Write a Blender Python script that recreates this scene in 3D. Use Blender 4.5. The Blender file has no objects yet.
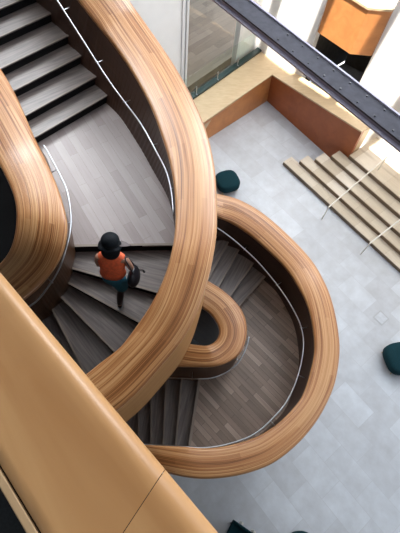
import bpy, bmesh, math, random
from mathutils import Vector, Matrix
random.seed(7)
sc = bpy.context.scene
COL = sc.collection

# ------------------------------------------------------------------ camera
F = 420.0
NAD = (172.0, 480.0)
CAMH = 11.0
dn = Vector((NAD[0]-200, -(NAD[1]-266.5), -F)).normalized()
Zc = -dn
Yc = Vector((0, 1, 0)); Yc = (Yc - Yc.dot(Zc)*Zc).normalized()
Xc = Yc.cross(Zc)
R = Matrix((Xc, Yc, Zc))            # camera vector -> world vector
cam_d = bpy.data.cameras.new('camera'); cam = bpy.data.objects.new('camera', cam_d); COL.objects.link(cam)
cam_d.sensor_fit = 'VERTICAL'; cam_d.sensor_height = 36.0; cam_d.lens = F/533.0*36.0
cam_d.clip_start = 0.02; cam_d.clip_end = 200
cam.matrix_world = Matrix.Translation((0, 0, CAMH)) @ R.to_4x4()
sc.camera = cam

def W(u, v, Z):
    """survey: plan position of a photo point that lies at height Z"""
    d = R @ Vector((u-200, 266.5-v, -F))
    t = (Z-CAMH)/d.z
    return Vector((d.x*t, d.y*t, Z))

# ------------------------------------------------------------------ materials
def new_mat(name):
    m = bpy.data.materials.new(name); m.use_nodes = True
    nt = m.node_tree; b = nt.nodes['Principled BSDF']
    return m, nt, b
def N(nt, t, **k):
    n = nt.nodes.new(t)
    for a, b in k.items(): setattr(n, a, b)
    return n
def plain(name, col, rough=.5, metal=0, spec=.5, noise=0, nscale=20, bump=0):
    m, nt, b = new_mat(name)
    b.inputs['Base Color'].default_value = (*col, 1)
    b.inputs['Roughness'].default_value = rough; b.inputs['Metallic'].default_value = metal
    b.inputs['Specular IOR Level'].default_value = spec
    if noise or bump:
        tc = N(nt, 'ShaderNodeTexCoord'); nz = N(nt, 'ShaderNodeTexNoise'); nz.inputs['Scale'].default_value = nscale
        nz.inputs['Detail'].default_value = 6
        nt.links.new(tc.outputs['Object'], nz.inputs['Vector'])
        if noise:
            cr = N(nt, 'ShaderNodeValToRGB')
            cr.color_ramp.elements[0].position = .3; cr.color_ramp.elements[1].position = .7
            cr.color_ramp.elements[0].color = (*[c*(1-noise) for c in col], 1)
            cr.color_ramp.elements[1].color = (*[min(1, c*(1+noise)) for c in col], 1)
            nt.links.new(nz.outputs['Fac'], cr.inputs['Fac']); nt.links.new(cr.outputs['Color'], b.inputs['Base Color'])
        if bump:
            bp = N(nt, 'ShaderNodeBump'); bp.inputs['Strength'].default_value = bump; bp.inputs['Distance'].default_value = .01
            nt.links.new(nz.outputs['Fac'], bp.inputs['Height']); nt.links.new(bp.outputs['Normal'], b.inputs['Normal'])
    return m

def ramp(nt, pts):
    cr = N(nt, 'ShaderNodeValToRGB'); els = cr.color_ramp.elements
    els[0].position, els[0].color = pts[0][0], (*pts[0][1], 1)
    els[1].position, els[1].color = pts[-1][0], (*pts[-1][1], 1)
    for p, c in pts[1:-1]:
        e = els.new(p); e.color = (*c, 1)
    return cr

def laminate(name, light, mid, dark, rough=.33):
    """glued veneer layers milled along the curve; UV: u = across in metres, v = along in metres"""
    m, nt, b = new_mat(name)
    uv = N(nt, 'ShaderNodeUVMap'); uv.uv_map = 'UVMap'
    sep = N(nt, 'ShaderNodeSeparateXYZ'); nt.links.new(uv.outputs['UV'], sep.inputs[0])
    def comb(su, sv):
        a = N(nt, 'ShaderNodeMath', operation='MULTIPLY'); a.inputs[1].default_value = su
        c = N(nt, 'ShaderNodeMath', operation='MULTIPLY'); c.inputs[1].default_value = sv
        nt.links.new(sep.outputs['X'], a.inputs[0]); nt.links.new(sep.outputs['Y'], c.inputs[0])
        o = N(nt, 'ShaderNodeCombineXYZ'); nt.links.new(a.outputs[0], o.inputs[0]); nt.links.new(c.outputs[0], o.inputs[1])
        return o
    # broad layers and fine pin stripes
    n1 = N(nt, 'ShaderNodeTexNoise'); n1.inputs['Scale'].default_value = 1; n1.inputs['Detail'].default_value = 3
    nt.links.new(comb(34, .3).outputs[0], n1.inputs['Vector'])
    n2 = N(nt, 'ShaderNodeTexNoise'); n2.inputs['Scale'].default_value = 1; n2.inputs['Detail'].default_value = 4
    nt.links.new(comb(120, .6).outputs[0], n2.inputs['Vector'])
    br = N(nt, 'ShaderNodeTexBrick'); br.inputs['Scale'].default_value = 1
    br.inputs['Brick Width'].default_value = 2.1; br.inputs['Row Height'].default_value = .085
    br.inputs['Mortar Size'].default_value = .0; br.inputs['Color1'].default_value = (.25, .25, .25, 1); br.inputs['Color2'].default_value = (.8, .8, .8, 1)
    sw = N(nt, 'ShaderNodeCombineXYZ'); nt.links.new(sep.outputs['Y'], sw.inputs[0]); nt.links.new(sep.outputs['X'], sw.inputs[1])
    nt.links.new(sw.outputs[0], br.inputs['Vector'])
    mx = N(nt, 'ShaderNodeMix', data_type='FLOAT'); mx.inputs[0].default_value = .5
    nt.links.new(n1.outputs['Fac'], mx.inputs[2]); nt.links.new(n2.outputs['Fac'], mx.inputs[3])
    mx2 = N(nt, 'ShaderNodeMix', data_type='FLOAT'); mx2.inputs[0].default_value = .16
    nt.links.new(mx.outputs[0], mx2.inputs[2]); nt.links.new(br.outputs['Color'], mx2.inputs[3])
    cr = ramp(nt, [(.37, dark), (.475, mid), (.58, light)])
    nt.links.new(mx2.outputs[0], cr.inputs['Fac']); nt.links.new(cr.outputs['Color'], b.inputs['Base Color'])
    bp = N(nt, 'ShaderNodeBump'); bp.inputs['Strength'].default_value = .6; bp.inputs['Distance'].default_value = .012
    nt.links.new(mx.outputs[0], bp.inputs['Height']); nt.links.new(bp.outputs['Normal'], b.inputs['Normal'])
    b.inputs['Roughness'].default_value = rough; b.inputs['Coat Weight'].default_value = .25; b.inputs['Coat Roughness'].default_value = .3
    return m

def grain(name, light, dark, rough=.4, su=18, sv=.7, coord='UV', contrast=(.3, .7)):
    m, nt, b = new_mat(name)
    tc = N(nt, 'ShaderNodeTexCoord'); mp = N(nt, 'ShaderNodeMapping'); mp.inputs['Scale'].default_value = (su, sv, su)
    nt.links.new(tc.outputs[coord], mp.inputs['Vector'])
    n1 = N(nt, 'ShaderNodeTexNoise'); n1.inputs['Scale'].default_value = 1; n1.inputs['Detail'].default_value = 5; n1.inputs['Distortion'].default_value = .6
    nt.links.new(mp.outputs[0], n1.inputs['Vector'])
    cr = ramp(nt, [(contrast[0], dark), (contrast[1], light)])
    nt.links.new(n1.outputs['Fac'], cr.inputs['Fac']); nt.links.new(cr.outputs['Color'], b.inputs['Base Color'])
    b.inputs['Roughness'].default_value = rough
    return m

def planks(name, cols, angle, width=.105, length=1.1, rough=.35, seam=.0025, seamcol=(.05, .04, .035)):
    """boards laid in plan at `angle`; object coordinates = plan metres"""
    m, nt, b = new_mat(name)
    tc = N(nt, 'ShaderNodeTexCoord'); mp = N(nt, 'ShaderNodeMapping'); mp.inputs['Rotation'].default_value = (0, 0, -angle)
    nt.links.new(tc.outputs['Object'], mp.inputs['Vector'])
    br = N(nt, 'ShaderNodeTexBrick'); br.inputs['Scale'].default_value = 1; br.offset = .37; br.offset_frequency = 2
    br.inputs['Brick Width'].default_value = length; br.inputs['Row Height'].default_value = width
    br.inputs['Mortar Size'].default_value = seam; br.inputs['Mortar Smooth'].default_value = .2
    br.inputs['Color1'].default_value = (0, 0, 0, 1); br.inputs['Color2'].default_value = (1, 1, 1, 1); br.inputs['Mortar'].default_value = (.5, .5, .5, 1)
    nt.links.new(mp.outputs[0], br.inputs['Vector'])
    mp2 = N(nt, 'ShaderNodeMapping'); mp2.inputs['Scale'].default_value = (2.2, 26, 1); nt.links.new(mp.outputs[0], mp2.inputs['Vector'])
    nz = N(nt, 'ShaderNodeTexNoise'); nz.inputs['Scale'].default_value = 1; nz.inputs['Detail'].default_value = 5
    nt.links.new(mp2.outputs[0], nz.inputs['Vector'])
    nz2 = N(nt, 'ShaderNodeTexNoise'); nz2.inputs['Scale'].default_value = 1.3; nt.links.new(mp.outputs[0], nz2.inputs['Vector'])
    mx = N(nt, 'ShaderNodeMix', data_type='FLOAT'); mx.inputs[0].default_value = .45
    nt.links.new(br.outputs['Color'], mx.inputs[2]); nt.links.new(nz.outputs['Fac'], mx.inputs[3])
    mx2 = N(nt, 'ShaderNodeMix', data_type='FLOAT'); mx2.inputs[0].default_value = .25
    nt.links.new(mx.outputs[0], mx2.inputs[2]); nt.links.new(nz2.outputs['Fac'], mx2.inputs[3])
    cr = ramp(nt, [(.2, cols[0]), (.5, cols[1]), (.78, cols[2])]); nt.links.new(mx2.outputs[0], cr.inputs['Fac'])
    mc = N(nt, 'ShaderNodeMix', data_type='RGBA'); nt.links.new(br.outputs['Fac'], mc.inputs[0])
    nt.links.new(cr.outputs['Color'], mc.inputs[6]); mc.inputs[7].default_value = (*seamcol, 1)
    nt.links.new(mc.outputs[2], b.inputs['Base Color'])
    b.inputs['Roughness'].default_value = rough
    return m

E1 = math.radians(-53); e1 = Vector((math.cos(E1), math.sin(E1), 0)); en = Vector((-e1.y, e1.x, 0))   # line of the stone steps, uphill normal
M = {}
M['cap'] = laminate('laminated_fir_cap', (.59, .325, .145), (.41, .168, .056), (.13, .04, .011), .33)
M['skirt'] = grain('fir_veneer', (.47, .25, .095), (.36, .165, .055), .4, 14, .5)
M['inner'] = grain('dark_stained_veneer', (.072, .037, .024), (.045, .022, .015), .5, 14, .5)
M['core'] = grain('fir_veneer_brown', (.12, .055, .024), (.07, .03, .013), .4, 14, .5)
M['steel'] = plain('brushed_steel', (.60, .62, .66), .3, 1)
M['landing'] = planks('oak_landing_boards', [(.25, .20, .19), (.32, .27, .262), (.39, .34, .332)], math.radians(-60), .15, 1.1, .38, .0015, (.16, .13, .12))
M['landing_low'] = planks('brown_oak_landing_boards', [(.15, .105, .08), (.25, .18, .14), (.40, .30, .24)], math.radians(-48), .1, .8, .34)
M['tread'] = grain('oak_tread', (.24, .20, .185), (.115, .095, .09), .4, 1.5, 26)
M['nosing'] = plain('oak_nosing', (.24, .19, .155), .4)
M['riser'] = plain('shaded_riser', (.012, .012, .013), .85, spec=.1)  # near-black: the shade on the risers is put into the colour
M['panel'] = grain('varnished_fir_panel', (.52, .29, .12), (.39, .185, .063), .36, 7, .9)
M['stone_step'] = planks('limestone_step', [(.50, .41, .30), (.62, .53, .42), (.74, .66, .56)], E1, 3.0, .62, .5, .002, (.3, .24, .17))
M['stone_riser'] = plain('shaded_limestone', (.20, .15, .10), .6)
M['steel_dull'] = plain('dull_steel_frame', (.40, .41, .43), .6)
M['stone_lid'] = plain('stone_lid', (.50, .52, .56), .5, noise=.1, nscale=8)
M['grey_wall'] = plain('dark_grey_plaster', (.09, .085, .08), .8, noise=.05, nscale=3)
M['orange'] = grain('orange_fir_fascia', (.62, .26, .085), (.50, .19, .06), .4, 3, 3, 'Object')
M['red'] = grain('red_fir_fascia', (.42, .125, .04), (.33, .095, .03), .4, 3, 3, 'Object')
M['ledge'] = grain('pale_fir_ledge', (.68, .52, .33), (.58, .42, .25), .4, 3, 12, 'Object')
M['white'] = plain('white_plaster', (.82, .82, .82), .7, noise=.02, nscale=3)
M['frame'] = plain('white_frame_paint', (.72, .73, .75), .4)
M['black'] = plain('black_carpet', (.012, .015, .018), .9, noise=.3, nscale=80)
M['darkroom'] = plain('shaded_recess', (.03, .028, .026), .7, noise=.4, nscale=6)  # darkness of the deep recess painted into its surfaces
M['teal'] = plain('teal_felt', (.004, .030, .040), .9, spec=.2, noise=.25, nscale=60, bump=.3)
M['teal_strip'] = plain('dark_green_shoe', (.012, .035, .035), .35)
M['beam'] = plain('grey_painted_steel', (.065, .065, .08), .85, spec=.15, noise=.18, nscale=9)
M['beam_light'] = plain('grey_painted_steel_lit', (.30, .29, .38), .5)  # lighter copy of the beam grey, light on these faces painted in
M['bolt'] = plain('dark_bolt', (.03, .03, .035), .4, .5)
M['rod'] = plain('pale_metal_rod', (.80, .76, .68), .3, .4)
M['gold'] = plain('brass_leg', (.55, .42, .22), .3, 1)
M['brown_floor'] = planks('gallery_floor_boards', [(.16, .11, .08), (.22, .16, .12), (.30, .23, .18)], math.radians(43), .25, 1.4, .35)
M['groove'] = plain('shadow_gap', (.012, .008, .006), .8)
M['strip'] = grain('pale_strip_wood', (.50, .34, .19), (.42, .27, .14), .4, 6, .9)
# glass
m, nt, b = new_mat('clear_glass')
tr = N(nt, 'ShaderNodeBsdfTransparent'); tr.inputs[0].default_value = (.93, .975, .96, 1)
gl = N(nt, 'ShaderNodeBsdfGlossy'); gl.inputs['Roughness'].default_value = .03
ms = N(nt, 'ShaderNodeMixShader'); ms.inputs[0].default_value = .06; nt.links.new(tr.outputs[0], ms.inputs[1]); nt.links.new(gl.outputs[0], ms.inputs[2])
nt.links.new(ms.outputs[0], nt.nodes['Material Output'].inputs[0]); M['glass'] = m

# stone floor
m, nt, b = new_mat('blue_grey_stone_tiles')
tc = N(nt, 'ShaderNodeTexCoord'); mp = N(nt, 'ShaderNodeMapping'); mp.inputs['Rotation'].default_value = (0, 0, -E1)
nt.links.new(tc.outputs['Object'], mp.inputs['Vector'])
br = N(nt, 'ShaderNodeTexBrick'); br.inputs['Scale'].default_value = 1; br.offset = .5
br.inputs['Brick Width'].default_value = 1.0; br.inputs['Row Height'].default_value = .62; br.inputs['Mortar Size'].default_value = .006
br.inputs['Mortar Smooth'].default_value = .4
br.inputs['Color1'].default_value = (0, 0, 0, 1); br.inputs['Color2'].default_value = (1, 1, 1, 1); br.inputs['Mortar'].default_value = (.5, .5, .5, 1)
nt.links.new(mp.outputs[0], br.inputs['Vector'])
nz = N(nt, 'ShaderNodeTexNoise'); nz.inputs['Scale'].default_value = 2.6; nz.inputs['Detail'].default_value = 8; nz.inputs['Roughness'].default_value = .62
nt.links.new(mp.outputs[0], nz.inputs['Vector'])
mx = N(nt, 'ShaderNodeMix', data_type='FLOAT'); mx.inputs[0].default_value = .72
nt.links.new(br.outputs['Color'], mx.inputs[2]); nt.links.new(nz.outputs['Fac'], mx.inputs[3])
cr = ramp(nt, [(.2, (.40, .405, .43)), (.5, (.50, .52, .56)), (.8, (.62, .655, .71))]); nt.links.new(mx.outputs[0], cr.inputs['Fac'])
mc = N(nt, 'ShaderNodeMix', data_type='RGBA'); nt.links.new(br.outputs['Fac'], mc.inputs[0])
nt.links.new(cr.outputs['Color'], mc.inputs[6]); mc.inputs[7].default_value = (.45, .46, .49, 1)
nt.links.new(mc.outputs[2], b.inputs['Base Color']); b.inputs['Roughness'].default_value = .38
M['stone'] = m

# ------------------------------------------------------------------ mesh helpers
def obj(name, verts, faces, mats, parent=None, uvs=None, fmat=None, smooth=False, bevel=0, label=None, cat=None, group=None, kind=None):
    me = bpy.data.meshes.new(name)
    me.from_pydata([tuple(v) for v in verts], [], faces)
    if not isinstance(mats, (list, tuple)): mats = [mats]
    for k in mats: me.materials.append(M[k] if isinstance(k, str) else k)
    if uvs:
        ul = me.uv_layers.new(name='UVMap')
        for p in me.polygons:
            for li in p.loop_indices: ul.data[li].uv = uvs[me.loops[li].vertex_index]
    if fmat:
        for p, i in zip(me.polygons, fmat): p.material_index = i
    bm = bmesh.new(); bm.from_mesh(me); bmesh.ops.recalc_face_normals(bm, faces=bm.faces); bm.to_mesh(me); bm.free()
    if smooth:
        for p in me.polygons: p.use_smooth = True
    o = bpy.data.objects.new(name, me); COL.objects.link(o)
    if parent: o.parent = parent
    if bevel:
        b = o.modifiers.new('bevel', 'BEVEL'); b.width = bevel; b.segments = 2; b.limit_method = 'ANGLE'
    if label: o['label'] = label
    if cat: o['category'] = cat
    if group: o['group'] = group
    if kind: o['kind'] = kind
    return o
def empty(name, label, cat, group=None):
    o = bpy.data.objects.new(name, None); COL.objects.link(o); o.empty_display_size = .2
    o['label'] = label; o['category'] = cat
    if group: o['group'] = group
    return o
class MB:
    def __init__(s): s.v = []; s.f = []; s.m = []
    def add(s, vs, fs, mi=0):
        n = len(s.v); s.v += [Vector(v) for v in vs]; s.f += [tuple(n+i for i in f) for f in fs]; s.m += [mi]*len(fs)
    def prism(s, poly, z0, z1, mi=0, mtop=None):
        """poly: plan points; z1 may be a list of top heights"""
        n = len(poly)
        tz = z1 if isinstance(z1, (list, tuple)) else [z1]*n
        vs = [(p[0], p[1], z0) for p in poly] + [(p[0], p[1], t) for p, t in zip(poly, tz)]
        s.add(vs, [tuple(range(n-1, -1, -1))] + [(i, (i+1) % n, n+(i+1) % n, n+i) for i in range(n)], mi)
        n0 = len(s.v)-n
        s.f.append(tuple(n0+i for i in range(n))); s.m.append(mi if mtop is None else mtop)
    def box(s, c, ax, ay, sx, sy, z0, z1, mi=0):
        c = Vector((c[0], c[1], 0)); ax = Vector(ax); ay = Vector(ay)
        s.prism([c-ax*sx/2-ay*sy/2, c+ax*sx/2-ay*sy/2, c+ax*sx/2+ay*sy/2, c-ax*sx/2+ay*sy/2], z0, z1, mi)
    def tube(s, pts, r, n=8, mi=0):
        pts = [Vector(p) for p in pts]; rings = []
        rr = r if isinstance(r, (list, tuple)) else [r]*len(pts)
        for i, p in enumerate(pts):
            t = (pts[min(i+1, len(pts)-1)] - pts[max(i-1, 0)]).normalized()
            up = Vector((0, 0, 1)) if abs(t.z) < .9 else Vector((1, 0, 0))
            a = t.cross(up).normalized(); b = t.cross(a)
            rings.append([p + (a*math.cos(k*2*math.pi/n) + b*math.sin(k*2*math.pi/n))*rr[i] for k in range(n)])
        vs = [q for g in rings for q in g]; fs = []
        for i in range(len(pts)-1):
            for k in range(n): fs.append((i*n+k, i*n+(k+1) % n, (i+1)*n+(k+1) % n, (i+1)*n+k))
        fs.append(tuple(range(n))[::-1]); fs.append(tuple((len(pts)-1)*n+k for k in range(n)))
        s.add(vs, fs, mi)
    def build(s, name, mats, parent=None, **k):
        return obj(name, s.v, s.f, mats, parent, fmat=s.m, **k)

def catmull(P, t):
    n = len(P)-1; i = min(int(t), n-1); f = t-i
    p0 = P[max(i-1, 0)]; p1 = P[i]; p2 = P[i+1]; p3 = P[min(i+2, n)]
    if i == 0: p0 = p1*2-p2
    if i == n-1: p3 = p2*2-p1
    return .5*((2*p1) + (p2-p0)*f + (2*p0-5*p1+4*p2-p3)*f*f + (-p0+3*p1-3*p2+p3)*f**3)
def resample(P, per=6):
    return [catmull(P, k/per) for k in range((len(P)-1)*per+1)]
def loft(rows, name, mats, parent, closed=False, us=None, **k):
    """rows: list of equal-length point lists along the path"""
    n = len(rows[0]); vs = [p for r_ in rows for p in r_]; fs = []; uv = []
    dist = 0
    for j, r_ in enumerate(rows):
        if j: dist += (r_[0]-rows[j-1][0]).length*.5 + (r_[-1]-rows[j-1][-1]).length*.5
        acc = 0
        for i, p in enumerate(r_):
            if i: acc += (p-r_[i-1]).length
            uv.append((acc if us is None else us[i], dist))
    lim = n if closed else n-1
    for j in range(len(rows)-1):
        for i in range(lim):
            a, b = j*n+i, j*n+(i+1) % n
            fs.append((a, b, b+n, a+n))
    if closed:
        fs.append(tuple(range(n))[::-1]); fs.append(tuple((len(rows)-1)*n+i for i in range(n)))
    return obj(name, vs, fs, mats, parent, uvs=uv, smooth=True, **k)

# ------------------------------------------------------------------ parapets
CAP_T = .10
def parapet(stair, sta, drop_in, drop_out, label=None, overhang=.03, capmat='cap', outmat='skirt', inmat='inner', under=.35, thin=None):
    """sta: (outer px, inner px, Z, base px or None, base Z) ; 'inner' = the side towards the walking surface"""
    O = resample([W(*s[0], s[2]) for s in sta]); I = resample([W(*s[1], s[2]) for s in sta])
    B = []
    for s in sta:
        i = W(*s[1], s[2])
        if len(s) > 3: b = W(*s[3], s[4])
        else: b = i - Vector((0, 0, drop_in))
        B.append(b + (b-i)*(under/max(.3, i.z-b.z)))
    B = resample(B)
    caprows = []; body = []
    for o, i, b in zip(O, I, B):
        d = (i-o); w = d.length; d = d/w
        z = Vector((0, 0, 1)); r = .035; k = .045
        pts = [o + d*(k) - z*(CAP_T), o - z*(CAP_T-.01)+d*.004, o - z*.045, o+d*.010-z*.018, o+d*.035-z*.004]
        m = 11
        for q in range(1, m):
            f = q/m; step = .006*(1 if q % 2 else 0)
            pts.append(o + d*(.035+(w-.07)*f) + z*(.055*w*math.sin(f*math.pi)) - z*step)
        pts += [i-d*.035-z*.004, i-d*.010-z*.018, i-z*.045, i-z*(CAP_T-.01)-d*.004, i-d*k-z*CAP_T]
        caprows.append(pts)
        ob = Vector((o.x, o.y, o.z-drop_out))
        top_o = o+d*overhang - z*(CAP_T-.002); top_i = i-d*overhang - z*(CAP_T-.002)
        bi = Vector(b)
        body.append((top_o, ob+d*overhang, ob+d*(overhang+.03)-z*.03, Vector((bi.x, bi.y, min(bi.z, ob.z+.02)))-d*.03 - z*.03, bi, top_i))
    base = loft([[q[0], q[1], q[2], q[3], q[4], q[5]] for q in body], 'parapet', [outmat, inmat], stair, closed=True)
    n = 6
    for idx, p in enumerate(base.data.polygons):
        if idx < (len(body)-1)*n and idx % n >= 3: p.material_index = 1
    for p in base.data.polygons: p.use_smooth = False
    if label: base['label'] = label
    c = loft(caprows, 'cap', capmat, base, closed=True)
    # flat-ish shading across the rounded edges is fine: smooth
    return base, O, I

def rail(parent, pts, r=.02, side=None):
    P = resample([W(u, v, z) for u, v, z in pts], 6)
    if side == 1:
        P = [p-((P[min(i+1, len(P)-1)]-P[max(i-1, 0)]).cross(Vector((0, 0, 1))).normalized())*.04 for i, p in enumerate(P)]
    mb = MB(); mb.tube(P, r, 10)
    if side is not None:                      # little wall brackets
        L = 0; nxt = .5
        for a, b in zip(P, P[1:]):
            L += (b-a).length
            if L > nxt:
                nxt += .95
                t = (b-a).normalized(); nrm = t.cross(Vector((0, 0, 1))).normalized()*side
                mb.tube([a, a-Vector((0, 0, .05)), a+nrm*.05-Vector((0, 0, .07)), a+nrm*.14-Vector((0, 0, .07))], .009, 6)
    return mb.build('handrail', 'steel', parent, smooth=True)

def step(stair, a, b, a2, b2, Z, rise, mats=('tread', 'riser', 'nosing')):
    """a-b nosing line (plan), a2-b2 next nosing up the flight"""
    a, b, a2, b2 = [Vector((p[0], p[1], 0)) for p in (a, b, a2, b2)]
    up = ((a2+b2)/2-(a+b)/2).normalized()
    lip = .025
    mb = MB()
    over = .05
    mb.prism([a-up*lip*0, b-up*lip*0, b2+up*over, a2+up*over], Z-.02, Z, 0)
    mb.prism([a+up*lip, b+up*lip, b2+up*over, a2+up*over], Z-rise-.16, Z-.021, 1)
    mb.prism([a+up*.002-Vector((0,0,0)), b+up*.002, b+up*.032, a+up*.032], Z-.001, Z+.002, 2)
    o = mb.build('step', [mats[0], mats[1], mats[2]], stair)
    al = Vector((-up.y, up.x, 0)); ul = o.data.uv_layers.new(name='UVMap'); off = random.random()*9
    for l in o.data.loops:
        co = o.data.vertices[l.vertex_index].co; ul.data[l.index].uv = (co.dot(al)+off, co.dot(up)+off)
    return o
def ext(a, b, ea, eb):
    a = Vector((a[0], a[1])); b = Vector((b[0], b[1])); d = (b-a).normalized()
    return a-d*ea, b+d*eb

# ================================================================== UPPER STAIR LOOP
ZL1 = 5.0; RZ = .165
up_st = empty('staircase', 'upper sweep of the curved wooden staircase, the one the woman in orange walks on', 'staircase')
OUT1 = [((55,-110),(0,-108),7.6,(-8,-62),6.75), ((93,-52),(45,-45),6.95,(38,-4),6.0), ((130,0),(92,16),6.33,(88,66),5.42), ((150,28),(110,38),6.18,(107,96),5.16),
        ((172,60),(131,68),6.1,(120,118),5.0), ((190,91),(150,103),6.1,(138,145),5.0), ((205,125),(163,138),6.1,(153,171),5.0),
        ((214,160),(171,167),6.1,(165,192),5.0), ((217,195),(175,197),6.1,(172,212),5.0), ((217,230),(175,228),6.1,(175,240),5.0),
        ((213,258),(171,252),6.08,(171,272),4.95), ((207,283),(164,276),6.0,(164,292),4.85), ((197,312),(151,303),5.88,(151,318),4.7),
        ((183,338),(137,324),5.76,(138,338),4.55), ((163,363),(120,346),5.65,(124,360),4.4), ((136,393),(100,362),5.53,(106,376),4.25),
        ((110,415),(82,376),5.43,(91,390),4.1), ((78,436),(60,390),5.3,(72,402),3.95), ((35,455),(30,402),5.1,(45,415),3.8)]
par1, O1, I1 = parapet(up_st, OUT1, 1.1, 1.42, 'tall outer guard wall with striped veneer cap')
rail(par1, [(5,-80,7.4),(32,-40,7.0),(57,0,6.55),(82,39,6.2),(107,78,5.95),(123,100,5.82),(141,124,5.75),(156,151,5.75),(166.5,172,5.75),(171.6,193,5.75),(173.5,214,5.75)], .014, -1)
IN1 = [((-60,-10),(-100,10),6.9), ((-20,40),(-60,62),6.52), ((0,67),(-42,90),6.35), ((16.5,96),(-23,120),6.2), ((33,134),(-7,152),6.1),
       ((45,158),(3,172),6.1), ((56,183),(10,187),6.1), ((64,208),(14.5,202),6.1), ((66.5,228),(15.5,217),6.07),
       ((62,250),(13.5,235),5.95), ((52,268),(8,251),5.75), ((36,287),(-2,264),5.45), ((15,303),(-14,274),5.15), ((-10,315),(-28,282),4.85)]
BASE1 = [None, None, None, None, ((46,156),5.0), ((56,183),5.0), ((66,213),5.0), ((73,236),5.0), ((75,252),4.95), ((72,272),4.75), ((66,292),4.5), ((50,314),4.25), ((30,332),4.0), ((5,345),3.8)]
# here the walking side is the first (outer px) side: swap roles
IN1s = []
for s, b in zip(IN1, BASE1):
    IN1s.append((s[1], s[0], s[2]) if b is None else (s[1], s[0], s[2], b[0], b[1]))
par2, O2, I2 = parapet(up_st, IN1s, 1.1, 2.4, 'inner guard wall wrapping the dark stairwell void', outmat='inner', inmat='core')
rail(par2, [(41,146,5.93),(46.5,155,5.92),(57,175,5.91),(64.5,193,5.9),(68,220,5.84),(64.5,244,5.8),(55,271,5.62),(39,295,5.4),(27,305,5.3),(8,315,5.2)], .013, 1)

# landing
def mid(O, I, f=.5): return [o*(1-f)+i*f for o, i in zip(O, I)]
def prop(name, parent, poly, z0, z1, mats, **k):
    mb = MB(); mb.prism(poly, z0, z1, 1, 0); return mb.build(name, mats, parent, **k)
UN = [ (P_[0], P_[1]) for P_ in [W(36,137,5.165), W(107,96,5.165)] ]
nl = [W(36,137,5.165), W(25,115,5.33), W(14,95,5.495), W(4,72,5.66)]
nr = [W(107,96,5.165), W(95,77.5,5.33), W(81,56,5.495), W(67.5,36,5.66), W(50,14,5.825)]
def cut(pts, test): return [p for p in pts if test(p)]
mo = mid(O1, I1, .80); mi_ = mid(O2, I2, .80)
n1a, n1b = ext(nl[0], nr[0], .12, .18)
dirn = (n1b-n1a).normalized(); upn = Vector((-dirn.y, dirn.x))
if upn.y < 0: upn = -upn
N0a, N0b = W(75,247,5), W(174,245,5)
N0y = (N0a.y+N0b.y)/2
right = [p for p in mo if (Vector((p.x, p.y))-n1b).dot(upn) < -.02 and p.y > N0y+.05]
left = [p for p in mi_ if (Vector((p.x, p.y))-n1a).dot(upn) < -.02 and p.y > N0y+.05]
poly = [Vector((n1b.x, n1b.y, 0))+Vector((upn.x, upn.y, 0))*.06] + [Vector((p.x, p.y, 0)) for p in right] + \
       [Vector((right[-1].x, N0b.y, 0)), Vector((left[-1].x, N0a.y, 0))] + [Vector((p.x, p.y, 0)) for p in reversed(left)] + \
       [Vector((n1a.x, n1a.y, 0))+Vector((upn.x, upn.y, 0))*.06]
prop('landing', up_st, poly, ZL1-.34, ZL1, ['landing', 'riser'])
mb = MB(); mb.prism([(N0a.x-.2, N0a.y), (N0b.x+.2, N0b.y), (N0b.x+.2, N0b.y+.04), (N0a.x-.2, N0a.y+.04)], ZL1-.03, ZL1+.003, 0)
mb.build('nosing', 'nosing', up_st)
# flight going up from the landing (nosing 1 .. 9)
dr = (nr[4]-nr[0])/4; dr = Vector((dr.x, dr.y)); nd = Vector((nr[0].x-nl[0].x, nr[0].y-nl[0].y)).normalized()
def nose(k):
    b = Vector(nr[k][:2]) if k < 5 else Vector(nr[4][:2])+dr*(k-4)
    return b-nd*2.0, b+nd*.16
for k in range(13):
    a, b = nose(k); a2, b2 = nose(k+1)
    step(up_st, a, b, a2, b2, ZL1+RZ*(k+1), RZ)
# fan going down
fan = [((75,247),(174,245)), ((72,269),(157,293)), ((69,284),(137,322)), ((61,298),(112,350)), ((52,311),(84,373)), ((40,322),(50,388)), ((26,330),(15,395)), ((10,334),(-18,392)), ((-6,332),(-48,378))]
fw = [(W(*a, ZL1-RZ*k), W(*b, ZL1-RZ*k)) for k, (a, b) in enumerate(fan)]
for k in range(1, len(fw)):
    a, b = ext(fw[k][0], fw[k][1], .1, .3); a2, b2 = ext(fw[k-1][0], fw[k-1][1], .1, .3)
    step(up_st, a, b, a2, b2, ZL1-RZ*k, RZ)

# half landing added below the void, coloured near-black for the void's shade
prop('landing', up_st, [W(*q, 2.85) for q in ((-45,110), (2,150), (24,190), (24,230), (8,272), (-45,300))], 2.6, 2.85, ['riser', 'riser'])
# ================================================================== LOWER STAIR LOOP
ZL2 = 2.7
lo_st = empty('staircase', 'lower round loop of the curved wooden staircase above the stone floor', 'staircase')
LO = [((170,182),(172,205),4.5), ((195,187),(198,209),4.4), ((217,192.5),(219,216),4.3), ((240,199),(231,221),4.15), ((264,213),(249,232.5),4.0),
      ((290,235.6),(270,250.5),3.87), ((312.5,260),(288,269),3.8), ((326,283),(301,289.5),3.8), ((334,305),(309,307),3.8), ((339,330),(313.5,327),3.8),
      ((340.5,352),(315,350),3.8), ((337,378),(310.5,373),3.8), ((330,398),(303,395),3.8), ((318,420),(291,411),3.8), ((300,442),(276,425),3.8),
      ((277,461),(259,435.5),3.8), ((255,471),(243,441.5),3.8), ((230,477),(222,446.5),3.8), ((204,479),(204,448),3.8), ((184,477),(185,446.5),3.78),
      ((165,473),(163,445.5),3.7), ((148,469),(144,444.5),3.58), ((128,466),(124,444),3.43), ((105,464),(105,444),3.3)]
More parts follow.
